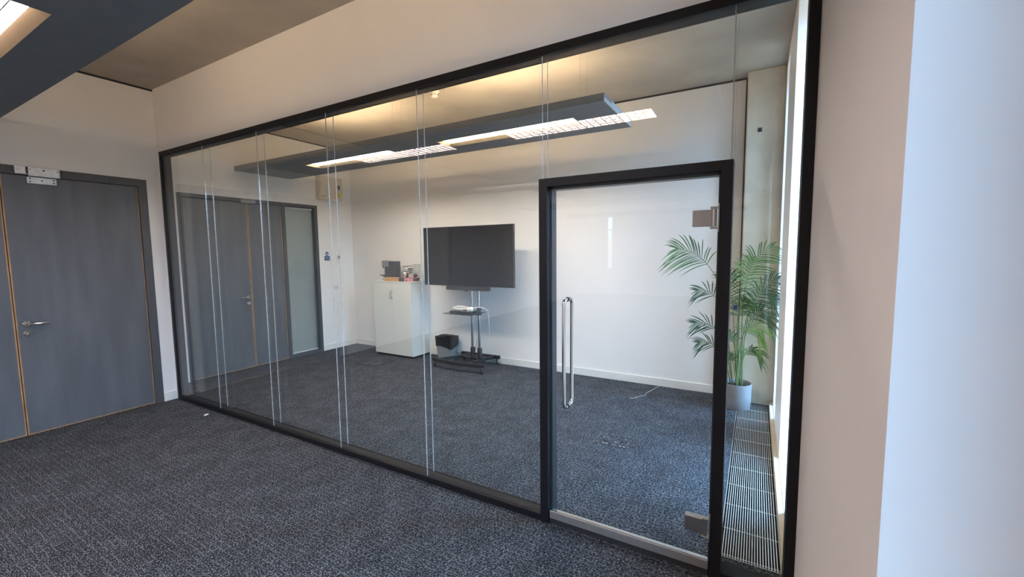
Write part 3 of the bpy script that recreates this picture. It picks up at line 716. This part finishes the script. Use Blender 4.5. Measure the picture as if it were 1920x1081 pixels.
# bowed front bar
def bar(pts, w_, z0, z1):
    m_ = MB(); L_ = []; R_ = []
    for i, p in enumerate(pts):
        q0 = Vector(pts[max(0, i - 1)]); q1 = Vector(pts[min(len(pts) - 1, i + 1)])
        d_ = (q1 - q0).normalized(); n_ = Vector((-d_.y, d_.x)) * w_ / 2
        L_.append(Vector(p) + n_); R_.append(Vector(p) - n_)
    k = len(pts)
    vs = [(v.x, v.y, z) for z in (z0, z1) for v in L_ + R_]
    fs = []
    for i in range(k - 1):
        fs += [(i, i + 1, k + i + 1, k + i), (2 * k + i, 3 * k + i, 3 * k + i + 1, 2 * k + i + 1),
               (i, 2 * k + i, 2 * k + i + 1, i + 1), (k + i, k + i + 1, 3 * k + i + 1, 3 * k + i)]
    fs += [(0, k, 3 * k, 2 * k), (k - 1, 3 * k - 1, 4 * k - 1, 2 * k - 1)] if False else [(0, k, 3 * k, 2 * k), (k - 1, 3 * k - 1, 4 * k - 1, 2 * k - 1)]
    return m_.add(vs, fs)
bar([(1.785 + 0.905 * i / 12, 2.515 - 0.06 * math.sin(PI * i / 12)) for i in range(13)], 0.05, 0.088, 0.135).build('front_bar', 'stand', ts)
bar([(1.93, 3.03), (2.62, 3.03)], 0.045, 0.088, 0.135).build('rear_bar', 'stand', ts)
bar([(2.12, 3.00), (2.06, 2.80), (1.90, 2.54)], 0.055, 0.092, 0.130).build('diagonal_arm', 'stand', ts)
bar([(2.52, 3.00), (2.46, 2.80), (2.44, 2.50)], 0.055, 0.092, 0.130).build('diagonal_arm', 'stand', ts)
MB().prism([(2.19, 2.74), (2.50, 2.74), (2.50, 2.92), (2.19, 2.92)], 0.128, 0.136).build('pole_plate', 'stand', ts)
bar([(2.05, 2.83), (2.50, 2.83)], 0.06, 0.095, 0.128).build('cross_bar', 'stand', ts)
for (cx_, cy_) in ((1.815, 2.50), (2.655, 2.50), (1.97, 3.03), (2.58, 3.03)):
    cs = MB().lathe((cx_, cy_, 0.076), [(0.016, 0), (0.016, 0.012)], 12)
    cs.box(cx_ - 0.018, cx_ - 0.014, cy_ - 0.016, cy_ + 0.022, 0.030, 0.078).box(cx_ + 0.014, cx_ + 0.018, cy_ - 0.016, cy_ + 0.022, 0.030, 0.078)
    cs = cs.build('caster', 'chrome', ts)
    MB().lathe((cx_ - 0.0125, cy_ + 0.012, 0.032), [(0.010, 0), (0.031, 0.001), (0.032, 0.004), (0.032, 0.021), (0.031, 0.024), (0.010, 0.025)], 20, 'X').build('wheel', 'rubber', cs)
MB().box(2.045, 2.535, 2.44, 2.80, 0.812, 0.820, 0.002).build('glass_shelf', 'tglass', ts)
for px_ in PX:
    MB().box(px_ - 0.030, px_ + 0.030, PY - 0.045, PY + 0.030, 0.760, 0.811, 0.004).build('shelf_clamp', 'stand', ts)
    MB().lathe((px_, PY, 0.821), [(0.033, 0), (0.033, 0.05), (0.028, 0.055)], 16).build('clamp_ring', 'stand', ts)

# things on the shelf
mbx = thing('media_box', (2.27, 2.60, 0.82), 'flat black media box on the glass shelf under the television', 'electronics')
MB().box(2.09, 2.45, 2.54, 2.70, 0.8205, 0.845, 0.003).build('case', 'tvblack', mbx)
MB().box(2.10, 2.20, 2.537, 2.541, 0.824, 0.840).build('front_panel', 'anth', mbx)
ps = thing('power_strip', (2.27, 2.62, 0.845), 'white extension lead with coiled cable piled on the black media box', 'power strip')
MB().box(2.27, 2.41, 2.575, 2.625, 0.8455, 0.880, 0.004).build('socket_block', 'cable', ps)
MB().box(2.295, 2.375, 2.572, 2.576, 0.855, 0.870).build('socket_face', 'dark', ps)
pts = []
for i in range(41):
    a = 2 * PI * i / 20
    pts.append((2.23 + 0.13 * math.cos(a) + 0.01 * math.sin(2.3 * a), 2.62 + 0.055 * math.sin(a), 0.856 + 0.028 * i / 40 + 0.026 * (0.5 + 0.5 * math.sin(a))))
MB().tube(pts, 0.0075, 8).build('coiled_cable', 'cable', ps)
MB().lathe((2.425, 2.60, 0.850), [(0.024, 0), (0.036, 0.008), (0.036, 0.050), (0.022, 0.060)], 18).build('plug', 'wplastic', ps)
MB().tube([(2.43, 2.61, 0.888), (2.475, 2.66, 0.90), (2.52, 2.76, 0.885), (2.553, 2.83, 0.835), (2.556, 2.85, 0.70), (2.545, 2.87, 0.56), (2.53, 2.90, 0.48)], 0.0045, 8).build('hanging_cable', 'cable', ps)
bk = thing('black_cable', (2.33, 2.9, 0.136), 'thin black cable rising beside the left trolley pole', 'cable')
MB().tube([(2.315, 2.80, 0.142), (2.325, 2.79, 0.20), (2.345, 2.795, 0.26), (2.37, 2.80, 0.33), (2.372, 2.802, 0.42)], 0.003, 6).build('cord', 'rubber', bk)

# ------------------------------------------------------------------ waste bin
bn = thing('waste_bin', (1.70, 2.945, 0), 'square frosted waste bin with a black liner beside the cupboard', 'bin')
def rect(x0, x1, y0, y1, z): return [(x0, y0, z), (x1, y0, z), (x1, y1, z), (x0, y1, z)]
b0 = rect(1.590, 1.815, 2.865, 3.025, 0.0); b1 = rect(1.553, 1.850, 2.840, 3.050, 0.36)
i0 = rect(1.596, 1.809, 2.871, 3.019, 0.006); i1 = rect(1.559, 1.844, 2.846, 3.044, 0.36)
B_ = MB(); B_.add(b0 + b1 + i0 + i1, [(3, 2, 1, 0)] + [(i, (i + 1) % 4, 4 + (i + 1) % 4, 4 + i) for i in range(4)] +
                  [(8 + i, 12 + i, 12 + (i + 1) % 4, 8 + (i + 1) % 4) for i in range(4)] + [(4 + i, 4 + (i + 1) % 4, 12 + (i + 1) % 4, 12 + i) for i in range(4)] + [(8, 9, 10, 11)])
B_.build('bin_body', 'binp', bn)
# liner: hangs over the rim with an uneven hem and sags inside
rnd = random.Random(5); ring = []
N = 12
per = []
for (xa, ya), (xb_, yb_) in (((0, 0), (1, 0)), ((1, 0), (1, 1)), ((1, 1), (0, 1)), ((0, 1), (0, 0))):
    for i in range(N): per.append((xa + (xb_ - xa) * i / N, ya + (yb_ - ya) * i / N))
def at_h(z, off):
    t_ = z / 0.36
    x0 = 1.590 + (1.553 - 1.590) * t_ - off; x1 = 1.815 + (1.850 - 1.815) * t_ + off
    y0 = 2.865 + (2.840 - 2.865) * t_ - off; y1 = 3.025 + (3.050 - 3.025) * t_ + off
    return x0, x1, y0, y1
vs = []
np_ = len(per)
hem = [0.20 + 0.022 * math.sin(i * 0.28 + 0.6) + rnd.uniform(-0.004, 0.004) for i in range(np_)]
for lvl in range(5):
    for i, (u_, v_) in enumerate(per):
        if lvl == 0: z_ = hem[i]; off = 0.006
        elif lvl == 1: z_ = (hem[i] + 0.36) / 2; off = 0.003 + rnd.uniform(0, 0.007)
        elif lvl == 2: z_ = 0.372 + rnd.uniform(-0.003, 0.005); off = 0.001
        elif lvl == 3: z_ = 0.352; off = -0.014 - rnd.uniform(0, 0.012)
        else: z_ = 0.22; off = -0.035 - rnd.uniform(0, 0.02)
        x0, x1, y0, y1 = at_h(min(z_, 0.36), off)
        vs.append((x0 + (x1 - x0) * u_, y0 + (y1 - y0) * v_, z_))
fs = [(l * np_ + i, l * np_ + (i + 1) % np_, (l + 1) * np_ + (i + 1) % np_, (l + 1) * np_ + i) for l in range(4) for i in range(np_)]
fs.append(tuple(4 * np_ + i for i in range(np_)))
MB().add(vs, fs).build('bin_liner', 'bag', bn)

# ================================================================== POTTED PALM
PXc, PYc = 5.745, 2.755
pl = thing('potted_palm', (PXc, PYc, 0), 'tall green palm in a round grey pot beside the window', 'plant')
pot = MB().lathe((PXc, PYc, 0.002), [(0.138, 0), (0.143, 0.006), (0.146, 0.10), (0.150, 0.262), (0.148, 0.268), (0.141, 0.268), (0.139, 0.225)], 36, cap=True).build('pot', 'pot', pl)
MB().lathe((PXc, PYc, 0.002), [(0.1385, 0.222), (0.10, 0.230), (0.02, 0.234)], 24).build('soil', 'soil', pl)
for zz in (0.12,):
    MB().lathe((PXc, PYc, 0.002), [(0.1463, zz - 0.002), (0.1488, zz), (0.1464, zz + 0.002)], 36, cap=False).build('pot_band', 'pot', pot)

def frond(path, start, l0, spread, m, seed, droop=0.25, n=17):
    """path: rachis points; leaflets in two rows from fraction start to the tip, longest l0"""
    rn = random.Random(seed)
    P = [Vector(p) for p in path]
    # Catmull-Rom
    pts = []
    for i in range(len(P) - 1):
        p0 = P[max(0, i - 1)]; p1 = P[i]; p2 = P[i + 1]; p3 = P[min(len(P) - 1, i + 2)]
        for k in range(10):
            t_ = k / 10
            pts.append(0.5 * ((2 * p1) + (p2 - p0) * t_ + (2 * p0 - 5 * p1 + 4 * p2 - p3) * t_ ** 2 + (3 * p1 - p0 - 3 * p2 + p3) * t_ ** 3))
    pts.append(P[-1])
    K = len(pts)
    fr = MB().tube(pts, [0.0065 - 0.005 * i / (K - 1) for i in range(K)], 6)
    fr = fr.build('frond_stem', 'stem', pl)
    lf = MB()
    side_ref = Vector((rn.uniform(-0.3, 0.3), -1, rn.uniform(-0.2, 0.4))).normalized()
    for j in range(n):
        t_ = start + (1 - start) * (j + 0.5) / n
        fi = t_ * (K - 1); i = min(K - 2, int(fi)); base = pts[i].lerp(pts[i + 1], fi - i)
        tan = (pts[i + 1] - pts[i]).normalized()
        s_ = tan.cross(side_ref)
        if s_.length < 0.1: s_ = tan.cross(Vector((1, 0, 0)))
        s_.normalize(); upv = s_.cross(tan).normalized()
        q = (j + 0.5) / n
        ln = l0 * (0.55 + 0.75 * math.sin(PI * min(1, q * 0.85 + 0.12))) * (1 - 0.45 * q ** 3) * rn.uniform(0.85, 1.1)
        for sd_ in (-1, 1):
            ang = math.radians(spread * (1 - 0.55 * q) + rn.uniform(-6, 6))
            d_ = (tan * math.cos(ang) + s_ * sd_ * math.sin(ang) + upv * rn.uniform(0.05, 0.30)).normalized()
            wdt = 0.0058 * rn.uniform(0.8, 1.15)
            cr = d_.cross(upv).normalized()
            seg = 4; rowL = []; rowR = []; mid = []
            for k in range(seg + 1):
                u_ = k / seg
                c_ = base + d_ * ln * u_ + Vector((0, 0, -1)) * droop * ln * u_ * u_
                ww = wdt * (math.sin(PI * (0.12 + 0.88 * u_)) ** 0.7 if u_ < 1 else 0.02) 
                rowL.append(c_ + cr * ww + upv * ww * 0.35); rowR.append(c_ - cr * ww + upv * ww * 0.35); mid.append(c_)
            vs_ = rowL + mid + rowR; a_ = seg + 1
            fs_ = [(k, k + 1, a_ + k + 1, a_ + k) for k in range(seg)] + [(a_ + k, a_ + k + 1, 2 * a_ + k + 1, 2 * a_ + k) for k in range(seg)]
            lf.add(vs_, fs_, True)
    lf.build('leaflets', m, fr)

def P(px, py, Y):      # a point of the plant in the room, read off as (x, height) at depth Y
    q = fw + (px - 960) / 798.4 * r2 - (py - 540.5) / 798.4 * u2
    t_ = (Y + 2.2788) / q.y
    return Vector((5.8905, -2.2788, 1.6821)) + t_ * q
b_ = [Vector((PXc + dx, PYc + dy, 0.225)) for dx, dy in ((-0.03, 0.0), (0.03, -0.01), (0.0, 0.03), (0.05, 0.02), (-0.05, 0.02), (0.015, -0.04), (0.06, -0.02))]
FR = [
    # path, start, leaflet length, spread, material
    ([b_[0], P(1364, 620, 2.74), P(1352, 545, 2.72), P(1330, 500, 2.70), P(1300, 474, 2.66), P(1268, 466, 2.62)], 0.62, 0.30, 58, 'leaf1', 0.35),
    ([b_[0], P(1362, 650, 2.74), P(1352, 580, 2.72), P(1332, 548, 2.70), P(1306, 545, 2.66)], 0.66, 0.19, 55, 'leaf0', 0.3),
    ([b_[4], P(1362, 680, 2.72), P(1350, 630, 2.70), P(1330, 608, 2.68), P(1303, 606, 2.65)], 0.62, 0.20, 50, 'leaf0', 0.3),
    ([b_[4], P(1364, 690, 2.72), P(1352, 660, 2.70), P(1332, 642, 2.66), P(1310, 642, 2.62)], 0.62, 0.16, 50, 'leaf0', 0.3),
    ([b_[1], P(1390, 640, 2.76), P(1394, 560, 2.74), P(1404, 512, 2.72), P(1420, 482, 2.70), P(1450, 461, 2.68)], 0.50, 0.25, 62, 'leaf1', 0.40),
    ([b_[3], P(1392, 640, 2.78), P(1402, 590, 2.76), P(1420, 552, 2.74), P(1442, 530, 2.72), P(1461, 522, 2.70)], 0.42, 0.24, 60, 'leaf0', 0.45),
    ([b_[2], P(1384, 630, 2.76), P(1388, 560, 2.78), P(1396, 515, 2.78), P(1408, 484, 2.76)], 0.48, 0.22, 55, 'leaf2', 0.35),
    ([b_[5], P(1386, 660, 2.70), P(1396, 622, 2.66), P(1412, 612, 2.62), P(1430, 622, 2.58)], 0.48, 0.20, 58, 'leaf2', 0.55),
    ([b_[2], P(1378, 650, 2.78), P(1374, 580, 2.78), P(1370, 530, 2.76), P(1362, 505, 2.74)], 0.55, 0.20, 55, 'leaf0', 0.35),
    ([b_[6], P(1394, 650, 2.76), P(1408, 600, 2.74), P(1428, 585, 2.72), P(1446, 596, 2.70)], 0.50, 0.20, 55, 'leaf0', 0.5),
    ([b_[5], P(1381, 680, 2.70), P(1375, 640, 2.67), P(1366, 628, 2.64), P(1360, 634, 2.60)], 0.48, 0.17, 55, 'leaf1', 0.5),
    ([b_[6], P(1390, 690, 2.72), P(1398, 662, 2.68), P(1412, 655, 2.64), P(1427, 664, 2.60)], 0.45, 0.16, 55, 'leaf1', 0.5),
    ([b_[2], P(1382, 640, 2.74), P(1383, 600, 2.72), P(1388, 575, 2.70), P(1400, 560, 2.66)], 0.55, 0.19, 60, 'leaf1', 0.5),
    ([b_[5], P(1377, 690, 2.68), P(1371, 668, 2.65), P(1365, 664, 2.62)], 0.5, 0.13, 55, 'leaf1', 0.5),
    ([b_[3], P(1398, 620, 2.80), P(1412, 570, 2.80), P(1432, 548, 2.80), P(1450, 556, 2.80)], 0.45, 0.22, 60, 'leaf0', 0.5),
]
for i, (pa, st, l0, sp, m_, dr_) in enumerate(FR):
    frond(pa, st, l0, sp, m_, 100 + i, dr_, 9 if i in (1, 2, 3) else 17)
tg = P(1379, 576, 2.66)
MB().box(tg.x - 0.016, tg.x + 0.016, 2.658, 2.662, tg.z - 0.022, tg.z + 0.022).build('blue_tag', 'blue', pl)

# ================================================================== SMALL THINGS ON WALLS AND FLOOR
ec = thing('wall_enclosure', (XI, 2.62, 2.60), 'cream electrical enclosure with a yellow label above the blind', 'electrical box')
MB().box(XI, XI + 0.10, 2.40, 2.86, 2.60, 2.985, 0.004).build('case', 'cream', ec)
MB().box(XI + 0.1005, XI + 0.104, 2.42, 2.84, 2.62, 2.965, 0.001).build('cover', 'cream', ec)
MB().box(XI + 0.1045, XI + 0.1055, 2.745, 2.815, 2.655, 2.735).build('warning_label', 'yellow', ec)
MB().box(XI + 0.1045, XI + 0.115, 2.765, 2.795, 2.785, 2.855, 0.003).build('latch', 'dark', ec)
MB().box(XI + 0.1045, XI + 0.1055, 2.44, 2.53, 2.635, 2.665).build('rating_plate', 'greycard', ec)

sg = thing('fire_door_sign', (XI, 2.56, 1.61), 'blue round and square fire door signs beside the blind', 'sign')
MB().lathe((XI, 2.560, 1.678), [(0.034, 0), (0.034, 0.002)], 24, 'X').build('round_sign', 'blue', sg)
MB().box(XI + 0.002, XI + 0.003, 2.548, 2.572, 1.662, 1.682).box(XI + 0.002, XI + 0.003, 2.538, 2.548, 1.672, 1.692).box(XI + 0.002, XI + 0.003, 2.573, 2.582, 1.660, 1.692).build('white_mark', 'signw', sg)
MB().box(XI, XI + 0.002, 2.508, 2.612, 1.562, 1.640).build('square_sign', 'blue', sg)
mk_ = MB()
for k in range(3): mk_.box(XI + 0.002, XI + 0.0026, 2.522, 2.598, 1.586 + k * 0.016, 1.590 + k * 0.016)
mk_.build('pale_lines', 'signw', sg)

th = thing('wall_controller', (XI, 2.79, 1.53), 'small white wall controller with a dark display near the corner', 'controller')
MB().box(XI, XI + 0.022, 2.745, 2.825, 1.510, 1.655, 0.004).build('case', 'wplastic', th)
MB().box(XI + 0.022, XI + 0.0235, 2.768, 2.812, 1.590, 1.640).build('display', 'dark', th)
so = thing('wall_socket', (XI, 2.71, 1.04), 'small white double socket low on the wall beside the blind', 'socket')
MB().box(XI, XI + 0.010, 2.655, 2.765, 1.035, 1.120, 0.003).build('plate', 'wplastic', so)
for yy in (2.69, 2.73):
    MB().box(XI + 0.010, XI + 0.0115, yy - 0.010, yy + 0.010, 1.060, 1.095).build('rocker', 'greycard', so)

fb = thing('floor_outlet_box', (4.86, 1.32, 0), 'carpet lidded floor box with two black cable flaps before the glass door', 'floor box')
MB().box(4.70, 5.035, 1.225, 1.445, 0.0, 0.003).build('lid', 'carpet', fb)
for (a, b, c, d) in [(4.695, 5.040, 1.220, 1.225), (4.695, 5.040, 1.445, 1.450), (4.695, 4.700, 1.225, 1.445), (5.035, 5.040, 1.225, 1.445)]:
    MB().box(a, b, c, d, 0, 0.0035).build('rim', 'tvgrey', fb)
for xx in (4.755, 4.905):
    MB().box(xx, xx + 0.075, 1.250, 1.272, 0.003, 0.005).build('cable_flap', 'dark', fb)
    MB().box(xx + 0.012, xx + 0.030, 1.240, 1.250, 0.003, 0.0045).build('flap_clip', 'greycard', fb)
    MB().box(xx + 0.044, xx + 0.062, 1.240, 1.250, 0.003, 0.0045).build('flap_clip', 'greycard', fb)
fb2 = thing('floor_access_panel', (0.9, 2.32, 0), 'plain carpeted floor panel in front of the white cupboard', 'floor box')
MB().box(0.61, 1.02, 2.09, 2.55, 0, 0.004).build('lid', 'carpet', fb2)
for (a, b, c, d) in [(0.604, 1.026, 2.084, 2.09), (0.604, 0.61, 2.09, 2.55), (1.02, 1.026, 2.09, 2.55)]:
    MB().box(a, b, c, d, 0, 0.005).build('rim', 'dark', fb2)

cbk = thing('glass_reflection_line', (4.84, 2.9, 0), 'thin white cord put in for a pale reflection in the glass', 'cable')  # reflection in the glass, built as a white cord on the carpet
MB().tube([(4.70, 2.48, 0.003), (4.74, 2.52, 0.003), (4.775, 2.60, 0.003), (4.825, 2.66, 0.003), (4.815, 2.76, 0.003), (4.845, 2.86, 0.003), (4.87, 2.98, 0.003), (4.90, 3.07, 0.004), (4.915, 3.090, 0.03), (4.925, 3.091, 0.10)], 0.0016, 6).build('cord', 'cable', cbk)
pp = thing('paper_scrap', (0.91, -0.11, 0), 'tiny crumpled white paper scrap on the carpet near the glass', 'litter')
MB().add([(0.885, -0.12, 0.001), (0.93, -0.125, 0.001), (0.945, -0.095, 0.014), (0.90, -0.09, 0.004), (0.925, -0.105, 0.020)],
         [(0, 1, 4), (1, 2, 4), (2, 3, 4), (3, 0, 4), (0, 3, 2, 1)]).build('scrap', 'paper', pp)
